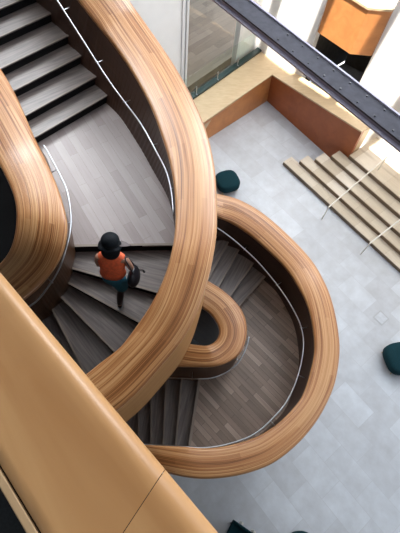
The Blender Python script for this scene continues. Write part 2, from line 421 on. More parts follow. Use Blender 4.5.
par3, O3, I3 = parapet(lo_st, LO, 1.1, 1.42, 'round outer guard wall with striped veneer cap')
rail(par3, [(185,212,4.2),(200,218,4.12),(218,228.5,3.98),(230,237,3.88),(242,247,3.75),(256,260,3.6),(270,276,3.5),(283,293,3.45),(294,311,3.45),(301,327,3.45),(303.5,346,3.45),(298.5,374,3.45),(287,401,3.45),(271,420,3.45),(256,433,3.45),(240,440.5,3.45),(220,446,3.45),(200,448,3.45),(180,446.5,3.42),(160,445.5,3.3),(140,444.5,3.15)], .014, -1)
LI = [((190,270),(172,288),4.3), ((199,275),(180,294),4.15), ((210,281),(190,300),4.0), ((223,289.5),(202,307),3.88), ((235,300),(210,313),3.82), ((243,311),(216,321),3.8),
      ((247,324),(219,328),3.8), ((246.5,338),(219,334),3.8), ((241,352),(216,340),3.8), ((230,361),(211,343.5),3.8), ((214,366),(205,345),3.8),
      ((195,366.5),(195,344),3.73), ((177,366),(180,342),3.6), ((157,366),(160,341),3.42), ((135,366),(137,341),3.25)]
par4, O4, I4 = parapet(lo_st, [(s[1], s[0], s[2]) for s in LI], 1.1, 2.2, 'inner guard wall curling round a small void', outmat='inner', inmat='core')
rail(par4, [(247,336,3.55),(244,347,3.5),(238,359,3.45),(230,367,3.42),(222,372,3.4),(210,376,3.4),(195,376.5,3.38),(178,376,3.3),(160,376,3.18),(142,376,3.05)], .012, 1)
mo3 = mid(O3, I3, .75); mi4 = mid(O4, I4, .75)
U1a, U1b = W(239.4,306.4,2.7), W(258.6,285,2.7)        # first nosing up (upper left of the landing)
L0a, L0b = W(198,381,2.7), W(188,446,2.7)              # edge where the stair goes down
ud = (U1b-U1a).normalized(); un_ = Vector((-ud.y, ud.x, 0))
ld = (L0b-L0a).normalized(); ln_ = Vector((-ld.y, ld.x, 0))
if ln_.x < 0: ln_ = -ln_
if un_.y < 0: un_ = -un_
def onlanding(p): 
    q = Vector((p.x, p.y, 0)); return (q-Vector((U1a.x, U1a.y, 0))).dot(un_) < 0 and (q-Vector((L0a.x, L0a.y, 0))).dot(ln_) > 0
r3 = [p for p in mo3 if onlanding(p)]; r4 = [p for p in mi4 if onlanding(p)]
ua, ub = ext(U1a, U1b, .14, .38); la, lb = ext(L0a, L0b, .25, .2)
poly = [(ub.x, ub.y)] + [(p.x, p.y) for p in r3] + [(lb.x, lb.y), (la.x, la.y)] + [(p.x, p.y) for p in reversed(r4)] + [(ua.x, ua.y)]
prop('landing', lo_st, poly, ZL2-.34, ZL2, ['landing_low', 'riser'])
mb = MB(); l3 = Vector((ln_.x, ln_.y)); mb.prism([la, lb, lb+l3*.05, la+l3*.05], ZL2-.03, ZL2+.003, 0); mb.build('nosing', 'nosing', lo_st)
mb = MB(); mb.prism([W(*q, .3) for q in ((203,304), (222,318), (222,340), (205,349), (176,349), (180,300))], 0, .3, 0); mb.build('void_shade_slab', 'black', lo_st)  # black slab added under the small void, standing in for its shade
un_l = [((239.4,306.4),(258.6,285)), ((231.5,295),(248,272)), ((219,287),(234,260)), ((211,275),(223,253))]
uw = [(W(*a, ZL2+RZ*(k+1)), W(*b, ZL2+RZ*(k+1))) for k, (a, b) in enumerate(un_l)]
while len(uw) < 9:
    a, b = uw[-1]; ap, bp = uw[-2]; uw.append((a+(a-ap)*.95+Vector((.0,-.0,0)), b+(b-bp)*.95))
for k in range(8):
    a, b = ext(*uw[k], .3, .3); a2, b2 = ext(*uw[k+1], .3, .3)
    step(lo_st, a, b, a2, b2, ZL2+RZ*(k+1), RZ)
dn_l = [((198,381),(188,446)), ((181,377),(175,445)), ((165.5,377),(162.5,444)), ((151,377),(150,444)), ((137.5,377),(138,443)), ((125,377),(126.5,443)), ((113,377),(115,443)), ((102,377),(104,443)), ((92,377),(94,443))]
dw = [(W(*a, ZL2-RZ*k), W(*b, ZL2-RZ*k)) for k, (a, b) in enumerate(dn_l)]
for k in range(1, 9):
    a, b = ext(*dw[k], .25, .2); a2, b2 = ext(*dw[k-1], .25, .2)
    step(lo_st, a, b, a2, b2, ZL2-RZ*k, RZ)

# ================================================================== VIEWER'S BALCONY PARAPET
bal = empty('balcony_parapet', 'smooth varnished wooden parapet top running diagonally in the near corner', 'parapet')
ZP = 9.9
r0, r1 = W(0,272,ZP), W(218.5,533,ZP); l0, l1 = W(0,465,ZP), W(41,533,ZP)
dr_ = (r1-r0).normalized(); dl_ = (l1-l0).normalized()
s0, s1 = W(162,473.6,ZP), W(123,533,ZP)
sd = (s1-s0).normalized()
def isect(p, d, q, e):
    # 2D line intersection
    den = d.x*e.y-d.y*e.x; t = ((q.x-p.x)*e.y-(q.y-p.y)*e.x)/den; return p+d*t
def panel(ra, rb, la_, lb_, name, parent):
    # rounded outer edge profile lofted between two ends
    rows = []
    m = 24
    for k in range(m+1):
        f = k/m; ro = ra.lerp(rb, f); lo = la_.lerp(lb_, f); d = (lo-ro); w = d.length; d /= w
        z = Vector((0, 0, 1)); pts = [ro-z*.9, ro-z*.05]
        for a in range(1, 7):
            th = a/6*math.pi/2; pts.append(ro + d*(.05*(1-math.cos(th))) + z*(-.05+.05*math.sin(th)))
        for a in range(1, 8): pts.append(ro + d*(.05+(w-.05)*a/8))
        pts += [lo-d*.002, lo-z*.003, lo-z*.16]
        rows.append(pts)
    return loft(rows, name, 'panel', parent)
seamR = isect(r0, dr_, s0, sd); seamL = isect(l0, dl_, s0, sd)
g = .0009
panel(r0-dr_*1.6, seamR-dr_*g, l0-dl_*1.25, seamL-dl_*g, 'panel', bal)
panel(seamR+dr_*g, r1+dr_*1.2, seamL+dl_*g, l1+dl_*1.2, 'panel', bal)
nrm = Vector((dl_.y, -dl_.x, 0)); 
if nrm.dot(r0-l0) > 0: nrm = -nrm
mb = MB(); a = l0-dl_*1.25; b = l1+dl_*1.2
mb.prism([a-nrm*.0, b-nrm*.0, b+nrm*.006, a+nrm*.006], ZP-.2, ZP-.012); mb.build('shadow_gap', 'groove', bal)
q0, q1 = W(0,489,ZP), W(25.6,533,ZP); dq = (q1-q0).normalized()
mb = MB(); mb.prism([a+nrm*.005, b+nrm*.005, q1+dq*1.2, q0-dq*1.25], ZP-.25, ZP-.001)
mb.build('edge_strip', 'strip', bal, bevel=.003)
mb = MB(); aa = a-nrm*.12; bb = b-nrm*.12
mb.prism([aa, bb, b+nrm*.045, a+nrm*.045], 8.75, ZP-.1); mb.build('wall_core', 'groove', bal)
mb = MB(); mb.prism([seamR+sd*.06-dr_*.002, seamL-dr_*.002, seamL+dr_*.002, seamR+sd*.06+dr_*.002], ZP-.1, ZP-.004); mb.prism([seamR+sd*.012-dr_*.002, seamR+sd*.07-dr_*.002, seamR+sd*.07+dr_*.002, seamR+sd*.012+dr_*.002], ZP-.1, ZP-.034); mb.build('joint', 'groove', bal)

# floor the viewer stands on (dark), with ceiling over it
mb = MB(); A = l0-dl_*6+nrm*-.1; Bq = l1+dl_*6-nrm*.1
mb.prism([A, Bq, Bq+nrm*7, A+nrm*7], 8.4, 8.75); mb.build('floor_upper', 'black', kind='structure')

# ================================================================== GROUND FLOOR
mb = MB(); mb.prism([(-16,-12), (20,-12), (20,22), (-16,22)], -.3, 0); mb.build('floor', 'stone', kind='structure')

# ------------------------------------------------------------------ stone steps
def P3(v, z=0): return Vector((v[0], v[1], z))
L5 = [Vector(p) for p in [(3.76,9.47,0),(4.27,9.40,0),(4.75,9.37,0),(5.25,9.37,0),(5.78,9.27,0)]]
st = empty('stone_steps', 'five broad pale limestone steps rising from the grey stone floor', 'steps')
for k, p in enumerate(L5):
    q = p+e1*9.5
    back = L5[k+1] if k < 4 else p+en*.5
    # back edge follows the next nosing with a margin so each step is solid underneath
    dist = (back-p).dot(en)+.02
    mb = MB(); z1 = .15*(k+1)
    side = en
    mb.prism([p, q, q+en*dist, p+en*dist+e1*0], 0, z1)
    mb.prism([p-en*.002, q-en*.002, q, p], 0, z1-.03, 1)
    nose = mb.build('step', ['stone_step', 'stone_riser'], st)
# blocks closing the steps against the red wall (their left returns run up to it)
Cc = W(268,101,0); Cc.z = 0
Ee = Vector((5.83, 9.32, 0))
# platform at the head of the steps
mb = MB(); p = L5[4]+en*.5
mb.prism([p-e1*.0, p+e1*9.5, p+e1*9.5+en*.22, p+en*.22], 0, .75)
mb.prism([p+en*.2, p+e1*9.5+en*.2, p+e1*9.5+en*8, p+en*8], .0, .75)
mb.build('floor_platform', 'stone_step', kind='structure')

# ------------------------------------------------------------------ low wall with broad ledge (L-shaped)
lw = empty('ledge_wall', 'low orange wooden wall with a broad pale top turning a corner beside the stone steps', 'wall')
f0, f1 = W(272,75,1.1), W(201,124,1.1)             # front arris of the left arm (top)
b0, b1 = W(262,52,1.1), W(190,103,1.1)
dL = (f1-f0).normalized()
f2 = f1+dL*6; b2 = b1+dL*6
base0 = W(267,101,0); base1 = W(206,140,0); base2 = base1+(base1-base0).normalized()*6.5
mb = MB()
nL = Vector((-dL.y, dL.x, 0)); nL = nL if nL.y > 0 else -nL
th = nL*.12
mb.add([f0, f2, base2, base0, f0+th, f2+th, Vector((base2.x, base2.y, 0))+th, base0+th],
       [(0,1,2,3), (4,7,6,5), (0,4,5,1), (3,2,6,7), (0,3,7,4), (1,5,6,2)])
mb.build('fascia', 'orange', lw)
E17 = W(362,132,1.7); Eb = W(351,154,.75); Eb0 = Vector((Eb.x, Eb.y, 0))
nR = Vector((en.x, en.y, 0))
mb = MB()
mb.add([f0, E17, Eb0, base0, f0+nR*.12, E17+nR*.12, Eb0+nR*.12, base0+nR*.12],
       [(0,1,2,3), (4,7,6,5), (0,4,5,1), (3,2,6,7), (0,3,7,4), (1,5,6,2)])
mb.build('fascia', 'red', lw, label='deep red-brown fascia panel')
# top
mb = MB(); z = Vector((0, 0, .035)); ov = .03
R0, R1 = f0+nR*.68, E17+nR*.55
corner_in = f0-nL*.0
def slab(pts, t=.05):
    n = len(pts); mb.add([Vector(p) for p in pts]+[Vector(p)-Vector((0, 0, t)) for p in pts],
        [tuple(range(n)), tuple(range(2*n-1, n-1, -1))]+[(i, i+n, (i+1) % n+n, (i+1) % n) for i in range(n)])
fi = f0+z-nL*ov*.7-nR*ov*.7
slab([fi, f2+z-nL*ov, b2+z, b0+z+(b0-b1).normalized()*.45, f0+z+nR*.45])
slab([fi+Vector((0,0,.002)), E17+z-nR*ov, R1+z, R0+z+Vector((0,0,.002))])
mb.build('ledge_top', 'ledge', lw)
mb = MB()
mb.prism([base0+nL*.14+nR*.14, E17+nR*.14, E17+nR*.5, b0], 0, [1.05, 1.63, 1.6, 1.05]); mb.prism([f0+nL*.13, f2+nL*.13, b2, b0], 0, 1.06)
mb.build('core', 'ledge', lw)

# ------------------------------------------------------------------ glazed gallery front behind the left arm
dG = (b0-b1).normalized(); nG = Vector((-dG.y, dG.x, 0)); nG = nG if nG.y > 0 else -nG
def G(t, off=0, z=1.1): p = b1+dG*t+nG*off; return Vector((p.x, p.y, z))
LG = (b0-b1).length
shoe = empty('glass_railing', 'frameless glass railing in a dark green base channel along the pale ledge', 'railing')
mb = MB(); mb.prism([G(-3.0, .0), G(LG+.35, .0), G(LG+.35, .2), G(-3.0, .2)], 1.06, 1.2); mb.build('base_channel', 'teal_strip', shoe)
for k, (t0, t1) in enumerate([(-3.0, .35), (.38, 1.4), (1.43, 2.45), (2.48, 3.3)]):
    mb = MB(); mb.prism([G(t0, .09), G(t1, .09), G(t1, .105), G(t0, .105)], 1.15, 2.05); mb.build('glass_panel', 'glass', shoe)
for t in (.36, 1.41, 2.46):
    mb = MB(); mb.prism([G(t-.02, .06), G(t+.02, .06), G(t+.02, .08), G(t-.02, .08)], 1.12, 1.5); mb.tube([G(t, .02, 1.2), G(t, .08, 1.2)], .018); mb.build('clamp', 'steel', shoe)
# white wall left of the opening
gw = .32
def wallseg(t0, t1, z0, z1, name, mat, parent=None, off=gw, thick=.25, **k):
    mb = MB(); mb.prism([G(t0, off), G(t1, off), G(t1, off+thick), G(t0, off+thick)], z0, z1); return mb.build(name, mat, parent, **k)
wallseg(-2.8, -.12, 0, 9.5, 'wall_gallery', 'white', kind='structure')
wallseg(-.12, 2.75, 5.6, 9.5, 'wall_gallery_head', 'white', kind='structure')
wallseg(2.75, 3.75, 0, 9.5, 'wall_gallery_pier', 'white', kind='structure')
win = obj('window_1', [G(-.12, gw+.05, 1.15), G(2.75, gw+.05, 1.15), G(2.75, gw+.05, 5.6), G(-.12, gw+.05, 5.6)], [(0,1,2,3)], 'glass', kind='structure')
fm = MB()
def bar(t0, t1, z0, z1): fm.prism([G(t0, gw-.03), G(t1, gw-.03), G(t1, gw+.14), G(t0, gw+.14)], z0, z1)
bar(-.14, -.03, 1.1, 5.6); bar(.04, .12, 1.1, 5.6); bar(2.64, 2.78, 1.1, 5.6); bar(.12, 2.64, 5.5, 5.6)
fm.build('window_frame', 'frame', win)
mb = MB(); mb.prism([G(-3.05, gw), G(-2.8, gw), G(-2.8, gw+7.2), G(-3.05, gw+7.2)], 0, 9.5); mb.build('wall_gallery_side', 'white', kind='structure')
# room behind
mb = MB(); mb.prism([G(-2.8, gw+.25), G(6, gw+.25), G(6, gw+7), G(-2.8, gw+7)], .8, 1.1); mb.build('floor_gallery', 'brown_floor', kind='structure')
mb = MB(); mb.prism([G(-2.8, gw+7), G(6, gw+7), G(6, gw+7.2), G(-2.8, gw+7.2)], .8, 6); mb.build('wall_gallery_rear', 'white', kind='structure')
mb = MB(); mb.prism([G(-2.8, gw+.25), G(6, gw+.25), G(6, gw+7.2), G(-2.8, gw+7.2)], 5.7, 5.9); mb.build('ceiling_gallery', 'white', kind='structure')
# slender curved moulding lines on the white wall
for k in range(3):
    mb = MB(); base = [W(136+4*k, -4, 3.5), W(141+4*k, 8, 3.3), W(143.5+4*k, 18, 3.1), W(144.5+3*k, 30, 2.9)]
# ------------------------------------------------------------------ white wall with wooden balcony and dark opening
p1, p2, p3 = W(317.5,32,2.9), W(350,54,2.9), W(371,56,2.9)
gend = G(3.75, gw)
def wallpoly(a, b, z0, z1, t, name, mat, **k):
    a = Vector((a.x, a.y, 0)); b = Vector((b.x, b.y, 0)); d = (b-a).normalized(); n = Vector((-d.y, d.x, 0)); n = n if n.dot(en) > 0 else -n
    mb = MB(); mb.prism([a, b, b+n*t, a+n*t], z0, z1); return mb.build(name, mat, **k)
wallpoly(gend, p1-e1*.03, 0, 9.5, .25, 'wall_right_return', 'white', kind='structure')
wallpoly(p3+e1*.03, p3+e1*9, 0, 9.5, .25, 'wall_right', 'white', kind='structure')
bc = empty('wooden_balcony', 'sunlit orange wooden balcony front above a dark opening in the white wall', 'balcony')
mb = MB()
mb.prism([p1, p2, p2+en*.12, p1+en*.12], 2.9, 4.25); mb.prism([p2, p3, p3+en*.12, p2+en*.12], 2.9, 4.25)
mb.build('front_panel', 'orange', bc, label='sunlit orange wooden front')
mb = MB(); mb.prism([p1-en*.05, p2-en*.05, p3-en*.05, p3+en*.24, p2+en*.24, p1+en*.24], 4.25, 4.31)
mb.build('cap', 'ledge', bc)
mb = MB(); mb.prism([p1+e1*.02+en*.06, p2+en*.06, p3-e1*.02+en*.06, p3-e1*.15+en*1.9, p1+e1*.15+en*1.9], 2.92, 3.1); mb.build('deck', 'ledge', bc)
# recess under and behind the balcony
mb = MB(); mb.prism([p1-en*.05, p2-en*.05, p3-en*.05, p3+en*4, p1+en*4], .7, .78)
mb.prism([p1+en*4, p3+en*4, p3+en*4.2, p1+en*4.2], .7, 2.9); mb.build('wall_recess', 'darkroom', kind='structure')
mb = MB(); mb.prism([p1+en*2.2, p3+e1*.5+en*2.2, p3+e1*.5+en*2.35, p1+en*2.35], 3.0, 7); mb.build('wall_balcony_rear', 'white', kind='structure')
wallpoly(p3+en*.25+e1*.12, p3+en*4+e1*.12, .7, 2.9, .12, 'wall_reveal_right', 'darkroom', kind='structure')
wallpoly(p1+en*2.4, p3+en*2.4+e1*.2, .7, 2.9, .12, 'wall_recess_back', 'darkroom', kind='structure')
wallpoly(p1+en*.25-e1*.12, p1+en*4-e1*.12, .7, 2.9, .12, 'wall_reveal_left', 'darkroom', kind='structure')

# ------------------------------------------------------------------ steel beam
bd = (W(400,117,6.5)-W(249,0,6.5)).normalized(); bn = Vector((-bd.y, bd.x, 0))
T2 = W(400,142,6.5); T1 = W(400,117,6.5); wb = abs((T1-T2).dot(bn)); sgn = 1 if (T1-T2).dot(bn) > 0 else -1
T2 = T1-bn*sgn*wb
B0 = T2-bd*9; B1 = T2+bd*6; bn = bn*sgn
beam = empty('steel_beam', 'dark grey riveted steel beam crossing high over the stone steps', 'beam')
mb = MB(); mb.prism([B0+bn*.02, B1+bn*.02, B1+bn*wb, B0+bn*wb], 6.47, 6.5); mb.build('top_flange', 'beam', beam)
mb = MB(); mb.prism([B0+bn*(wb-.02), B1+bn*(wb-.02), B1+bn*(wb+.015), B0+bn*(wb+.015)], 6.44, 6.53); mb.build('edge_angle', 'beam_light', beam)
mb = MB(); mb.prism([B0+bn*.05, B1+bn*.05, B1+bn*.09, B0+bn*.09], 6.39, 6.475); mb.prism([B0+bn*(wb-.09), B1+bn*(wb-.09), B1+bn*(wb-.05), B0+bn*(wb-.05)], 6.39, 6.475); mb.build('web', 'beam_light', beam)
mb = MB(); mb.prism([B0-bn*.02, B1-bn*.02, B1+bn*wb, B0+bn*wb], 6.37, 6.40); mb.build('bottom_flange', 'beam_light', beam)
Lb = (B1-B0).length; k = 0; t = 6.6
while t < Lb-2.2:
    for off in (.09, wb-.09):
        c = B0+bd*t+bn*off; mb = MB(); mb.tube([Vector((c.x, c.y, 6.495)), Vector((c.x, c.y, 6.517))], .014, 8); mb.build('bolt', 'bolt', beam)
    t += .36

# ------------------------------------------------------------------ slim rails on the stone steps
def steprail(a, top_px, label):
    e = empty('handrail', label, 'handrail', 'slim rails on the stone steps')
    A = W(*a, 0); T = W(*top_px, .75)
    mb = MB(); mb.tube([A+Vector((0, 0, .01)), A+Vector((0, 0, .66))], .02); mb.build('post', 'rod', e)
    mb = MB(); mb.tube([Vector((T.x, T.y, .76)), Vector((T.x, T.y, 1.35))], .02); mb.build('post', 'rod', e)
    d = (Vector((T.x, T.y, 0))-Vector((A.x, A.y, 0))).normalized()
    mb = MB(); mb.tube([A+Vector((0, 0, .66))-d*.02, Vector((T.x, T.y, 1.37))+d*.08], .022, 8); mb.build('rail_bar', 'rod', e)
    return e
steprail((322,219), (378,170), 'upper-left of the two slim pale handrails standing on the stone steps')
steprail((361,254), (423,205), 'lower-right of the two slim pale handrails, running out at the right edge')

# ------------------------------------------------------------------ stools
def stool(c, r, rz, label, h=.42):
    e = empty('stool', label, 'stool'); c = Vector((c.x, c.y, 0))
    n = 40; rows = []
    prof = [(0.0, h+.012), (.5, h+.01), (.82, h), (.94, h-.025), (1, h-.07), (1, .2), (.97, .16), (.9, .14), (0, .14)]
    vs = []; fs = []
    for k, (f, zz) in enumerate(prof):
        for j in range(n):
            th = 2*math.pi*j/n; sq = (abs(math.cos(th))**3+abs(math.sin(th))**3)**(-1/3)
            rr = r*f*sq
            vs.append(c+Vector((rr*math.cos(th+rz), rr*math.sin(th+rz), zz)))
    for k in range(len(prof)-1):
        for j in range(n): fs.append((k*n+j, k*n+(j+1) % n, (k+1)*n+(j+1) % n, (k+1)*n+j))
    obj('seat', vs, fs, 'teal', e, smooth=True)
    for k in range(4):
        th = rz+math.pi/4+k*math.pi/2; a = c+Vector((math.cos(th), math.sin(th), 0))*r*.75; b = c+Vector((math.cos(th), math.sin(th), 0))*r*1.02
        mb = MB(); mb.tube([a+Vector((0, 0, .16)), b+Vector((0, 0, .005))], [.016, .011]); mb.build('leg', 'gold', e)
    return e
stool(W(228,178.5,.42), .37, math.radians(20), 'dark teal upholstered stool peeking out beside the upper wooden cap')
stool(W(403.5,357,.42), .42, math.radians(10), 'dark teal round stool cut off by the right edge of the frame')
stool(W(303,545,.42), .24, 0, 'small dark stool barely entering at the bottom edge, right of the bench')
fb = empty('floor_box', 'small square metal floor outlet set in the stone floor near the right edge', 'outlet')
c = W(381,318,0); mb = MB(); mb.box(c, e1, en, .34, .34, .001, .006); mb.build('frame', 'steel_dull', fb)
mb = MB(); mb.box(c, e1, en, .27, .27, .001, .009); mb.build('lid', 'stone_lid', fb)
# bench at the bottom edge: teal seat with two small pale posts
bn_e = empty('bench', 'dark teal bench with two pale upright fittings at the bottom edge', 'bench')
c0, c1 = W(233,521,.45), W(256,537,.45); d = (c1-c0).normalized(); n_ = Vector((d.y, -d.x, 0)); n_ = n_ if n_.y < 0 else -n_
mb = MB(); mb.prism([c0, c1+d*.3, c1+d*.3+n_*.5, c0+n_*.5], .3, .45); mb.build('seat', 'teal', bn_e, bevel=.03)
mb = MB(); mb.prism([c0-n_*.03, c1+d*.3-n_*.03, c1+d*.3+n_*.02, c0+n_*.02], .34, .58); mb.build('backrest', 'teal', bn_e, bevel=.015)
for f in (.28, .8):
    q = c0.lerp(c1, f)-n_*.06; mb = MB(); mb.tube([Vector((q.x, q.y, .35)), Vector((q.x, q.y, .72))], .022); mb.build('post', 'rod', bn_e)
for a in (.05, .95):
    for b_ in (.06, .44):
        q = c0.lerp(c1+d*.3, a)+n_*b_; mb = MB(); mb.tube([Vector((q.x, q.y, 0.003)), Vector((q.x, q.y, .31))], .02); mb.build('leg', 'bolt', bn_e)

# ================================================================== PERSON
def skin(name, chain_list, mat, parent, sub=2):
    """chain_list: list of (points, radii) sharing a root by exact coordinates"""
    bm = bmesh.new(); lay = bm.verts.layers.skin.verify(); seen = {}
    first = True
    for pts, rad in chain_list:
        prev = None
        for p, r_ in zip(pts, rad):
            key = tuple(round(c, 4) for c in p)
            if key not in seen:
                v = bm.verts.new(p); seen[key] = v
                v[lay].radius = r_ if isinstance(r_, tuple) else (r_, r_); v[lay].use_root = first; first = False
            v = seen[key]
            if prev is not None and prev is not v and not bm.edges.get((prev, v)): bm.edges.new((prev, v))
            prev = v
    me = bpy.data.meshes.new(name); bm.to_mesh(me); bm.free(); me.materials.append(M[mat])
    o = bpy.data.objects.new(name, me); COL.objects.link(o)
    sk = o.modifiers.new('skin', 'SKIN'); sk.use_smooth_shade = True; sk.branch_smoothing = .5
    ss = o.modifiers.new('sub', 'SUBSURF'); ss.levels = sub; ss.render_levels = sub
    if parent: o.parent = parent
    return o
def ellipsoid(c, rx, ry, rz, rot, n=20, m=14, fn=None):
    vs = []; fs = []
    for i in range(m+1):
        ph = math.pi*i/m
        for j in range(n):
            th = 2*math.pi*j/n; v = Vector((rx*math.sin(ph)*math.cos(th), ry*math.sin(ph)*math.sin(th), rz*math.cos(ph)))
            if fn: v = fn(v)
            vs.append(Vector(c)+rot @ v)
    for i in range(m):
        for j in range(n): fs.append((i*n+j, i*n+(j+1) % n, (i+1)*n+(j+1) % n, (i+1)*n+j))
    return vs, fs
M['skin'] = plain('skin_tan', (.36, .19, .13), .5)
M['top'] = plain('orange_top', (.78, .13, .045), .7, noise=.15, nscale=30, bump=.3)
M['denim'] = plain('teal_denim', (.02, .13, .19), .8, noise=.2, nscale=60)
M['hair'] = plain('black_hair', (.004, .006, .009), .7, spec=.15, bump=.4, nscale=40)
M['shoe'] = plain('black_shoe', (.01, .011, .014), .5)
M['sole'] = plain('grey_sole', (.2, .2, .2), .6)
M['legwear'] = plain('dark_tights', (.045, .03, .03), .6)
M['bag'] = plain('black_leather_bag', (.012, .012, .016), .35)
M['cap_peak'] = plain('brown_grey_brim', (.10, .075, .075), .6)
ft = W(119,304,ZL1-2*RZ+.03)
# local frame: fwd = up the stair, rgt = to her right
fwd = Vector((.12, .99, 0)).normalized(); rgt = Vector((fwd.y, -fwd.x, 0)); zz = Vector((0, 0, 1))
Z2t = ZL1-2*RZ
org = Vector((ft.x, ft.y, Z2t))
def H(x, y, z): return tuple(org+rgt*x*1.15+fwd*y*.8+zz*z*(.965 if z > LEAD+.12 else 1))
# x: right, y: forward, z: up from the tread under the trailing foot.
LEAD = RZ           # height of the tread the leading foot stands on
bodyH = [
  ([H(.0,.10,.86), H(.0,.15,1.0), H(0,.20,1.14), H(0,.25,1.27), H(0,.275,1.35), H(0,.31,1.43), H(0,.345,1.52)],
   [(.15,.105), (.125,.09), (.135,.095), (.14,.085), (.06,.055), (.05,.05), (.085,.095)]),
  ([H(.0,.10,.86), H(.085,.08,.80), H(.08,.09,.62), H(.055,.10,.44), H(.035,.02,.26), H(.02,-.05,.10), H(.02,-.02,.05), H(.02,.10,.03)],
   [(.15,.105), .085, .078, .055, .054, .036, .038, .03]),
  ([H(.0,.10,.86), H(-.085,.10,.80), H(-.095,.30,.70), H(-.095,.42,.60), H(-.09,.40,.42), H(-.09,.33,LEAD+.09), H(-.09,.36,LEAD+.05), H(-.09,.47,LEAD+.03)],
   [(.15,.105), .085, .075, .056, .054, .036, .038, .03]),
  ([H(0,.25,1.27), H(.165,.24,1.27), H(.215,.20,1.14), H(.235,.20,1.02), H(.235,.28,.90), H(.235,.33,.83)],
   [(.14,.085), .055, .045, .037, .033, .028]),
  ([H(0,.25,1.27), H(-.165,.25,1.27), H(-.185,.23,1.14), H(-.19,.24,1.01), H(-.20,.34,.93), H(-.19,.40,.89)],
   [(.14,.085), .055, .045, .037, .033, .028]),
]
person = empty('person', 'woman in orange sleeveless top and teal denim shorts climbing the stairs with black bag', 'person')
skin('body', bodyH, 'skin', person)
def hand(root, dirv, sidev, thumbv, name='hand'):
    root = Vector(root); dirv = dirv.normalized(); sidev = sidev.normalized()
    ch = [([tuple(root), tuple(root+dirv*.04), tuple(root+dirv*.075)], [(.03,.018), (.036,.017), (.034,.015)])]
    mb = None
    o = skin(name, ch, 'skin', person, 1)
    for k, (off, L) in enumerate([(-.027,.062), (-.009,.072), (.009,.067), (.026,.052)]):
        a = root+dirv*.07+sidev*off; b = a+dirv*L*.45-zz*.006; c = b+dirv*L*.3-zz*.018; d2 = c+dirv*L*.12-zz*.018
        skin('finger', [([tuple(a), tuple(b), tuple(c), tuple(d2)], [.0095, .009, .0083, .007])], 'skin', o, 1)
    a = root+dirv*.02+thumbv*.025; b = a+dirv*.03+thumbv*.018; c = b+dirv*.028-zz*.006
    skin('thumb', [([tuple(a), tuple(b), tuple(c)], [.011, .01, .008])], 'skin', o, 1)
fd = (fwd*.8-zz*.7)
hand(H(.235,.335,.825), fd, rgt, -rgt*1.0); hand(H(-.19,.40,.885), fwd*.9-zz*.3, rgt, rgt*1.0)
# trousers / top / tights
skin('shorts', [([H(.0,.10,.87), H(.0,.135,.98)], [(.19,.135), (.155,.118)]),
                ([H(.0,.10,.87), H(.09,.08,.80), H(.08,.088,.56)], [(.19,.135), .118, .108]),
                ([H(.0,.10,.87), H(-.09,.10,.80), H(-.098,.31,.68)], [(.19,.135), .118, .105])], 'denim', person)
rows = []
for z_, y_, rx, ry in ((.99,.14,.166,.125), (1.04,.16,.150,.115), (1.12,.19,.158,.118), (1.20,.22,.170,.118), (1.26,.245,.176,.108), (1.30,.258,.165,.095), (1.335,.27,.12,.08), (1.35,.278,.07,.062)):
    c = Vector(H(0, y_, z_)); rows.append([c+rgt*(rx*1.13*math.copysign(abs(math.cos(a))**.8, math.cos(a)))+fwd*(ry*math.sin(a))+zz*(.012*math.cos(2*a)) for a in [k*math.pi/12 for k in range(24)]])
loft(rows, 'top', 'top', person, closed=True)
for s, knee, calf, ank in ((1, H(.055,.10,.44), H(.035,.02,.26), H(.02,-.05,.10)), (-1, H(-.095,.42,.60), H(-.09,.40,.42), H(-.09,.33,LEAD+.09))):
    hi = H(.08,.09,.60) if s > 0 else H(-.095,.33,.685)
    skin('stocking', [([hi, knee, calf, ank], [.072, .060, .058, .041])], 'legwear', person)
for base in (H(.02,-.05,0), H(-.09,.33,LEAD)):
    b = Vector(base)
    skin('shoe', [([tuple(b+zz*.13), tuple(b+zz*.065), tuple(b+fwd*.07+zz*.045), tuple(b+fwd*.155+zz*.036)], [.046, .046, .045, .034]),
                  ([tuple(b+zz*.065), tuple(b-fwd*.035+zz*.04)], [.046, .034])], 'shoe', person)
    mb = MB(); pl = []
    for th in range(16):
        an = th*math.pi/8; pl.append(b+fwd*(.06+.13*math.cos(an))+rgt*(.043*math.sin(an)))
    mb.prism(pl, base[2]+.002, base[2]+.02); mb.build('sole', 'sole', person)
# head: bare head under the hair, with face
rot = Matrix((rgt, fwd, zz)).transposed() @ Matrix.Rotation(math.radians(-14), 3, 'X')
hc = Vector(H(0,.355,1.535))
def headf(v):
    v = v.copy()
    if v.z < 0: v.x *= 1-.28*(-v.z/.12); v.y = v.y*(1-.12*(-v.z/.12))+.012*(-v.z/.12)
    return v
vs, fs = ellipsoid(hc, .076, .095, .118, rot, fn=headf)
head = obj('head', vs, fs, 'skin', person, smooth=True)
def part(name, c, rx, ry, rz, mat, par=head):
    vs, fs = ellipsoid(hc+rot @ Vector(c), rx, ry, rz, rot, 10, 8); return obj(name, vs, fs, mat, par, smooth=True)
part('nose', (0,.098,-.015), .012, .016, .022, 'skin'); part('mouth', (0,.088,-.055), .024, .008, .007, 'cap_peak')
for s in (-1, 1): part('eye', (s*.03,.083,.015), .013, .008, .007, 'sole'); part('ear', (s*.078,0,-.01), .01, .02, .03, 'skin')
def hairf(v):
    v = v.copy()
    if v.z < 0: v.x *= 1+.25*(-v.z/.17); v.y -= .015*(-v.z/.17)
    if v.y > .03 and v.z < .06: v.y = .03+(v.y-.03)*.25
    return v
vs, fs = ellipsoid(hc+rot @ Vector((0,-.03,-.055)), .125, .12, .19, rot, 28, 18, hairf)
obj('hair', vs, fs, 'hair', person, smooth=True)
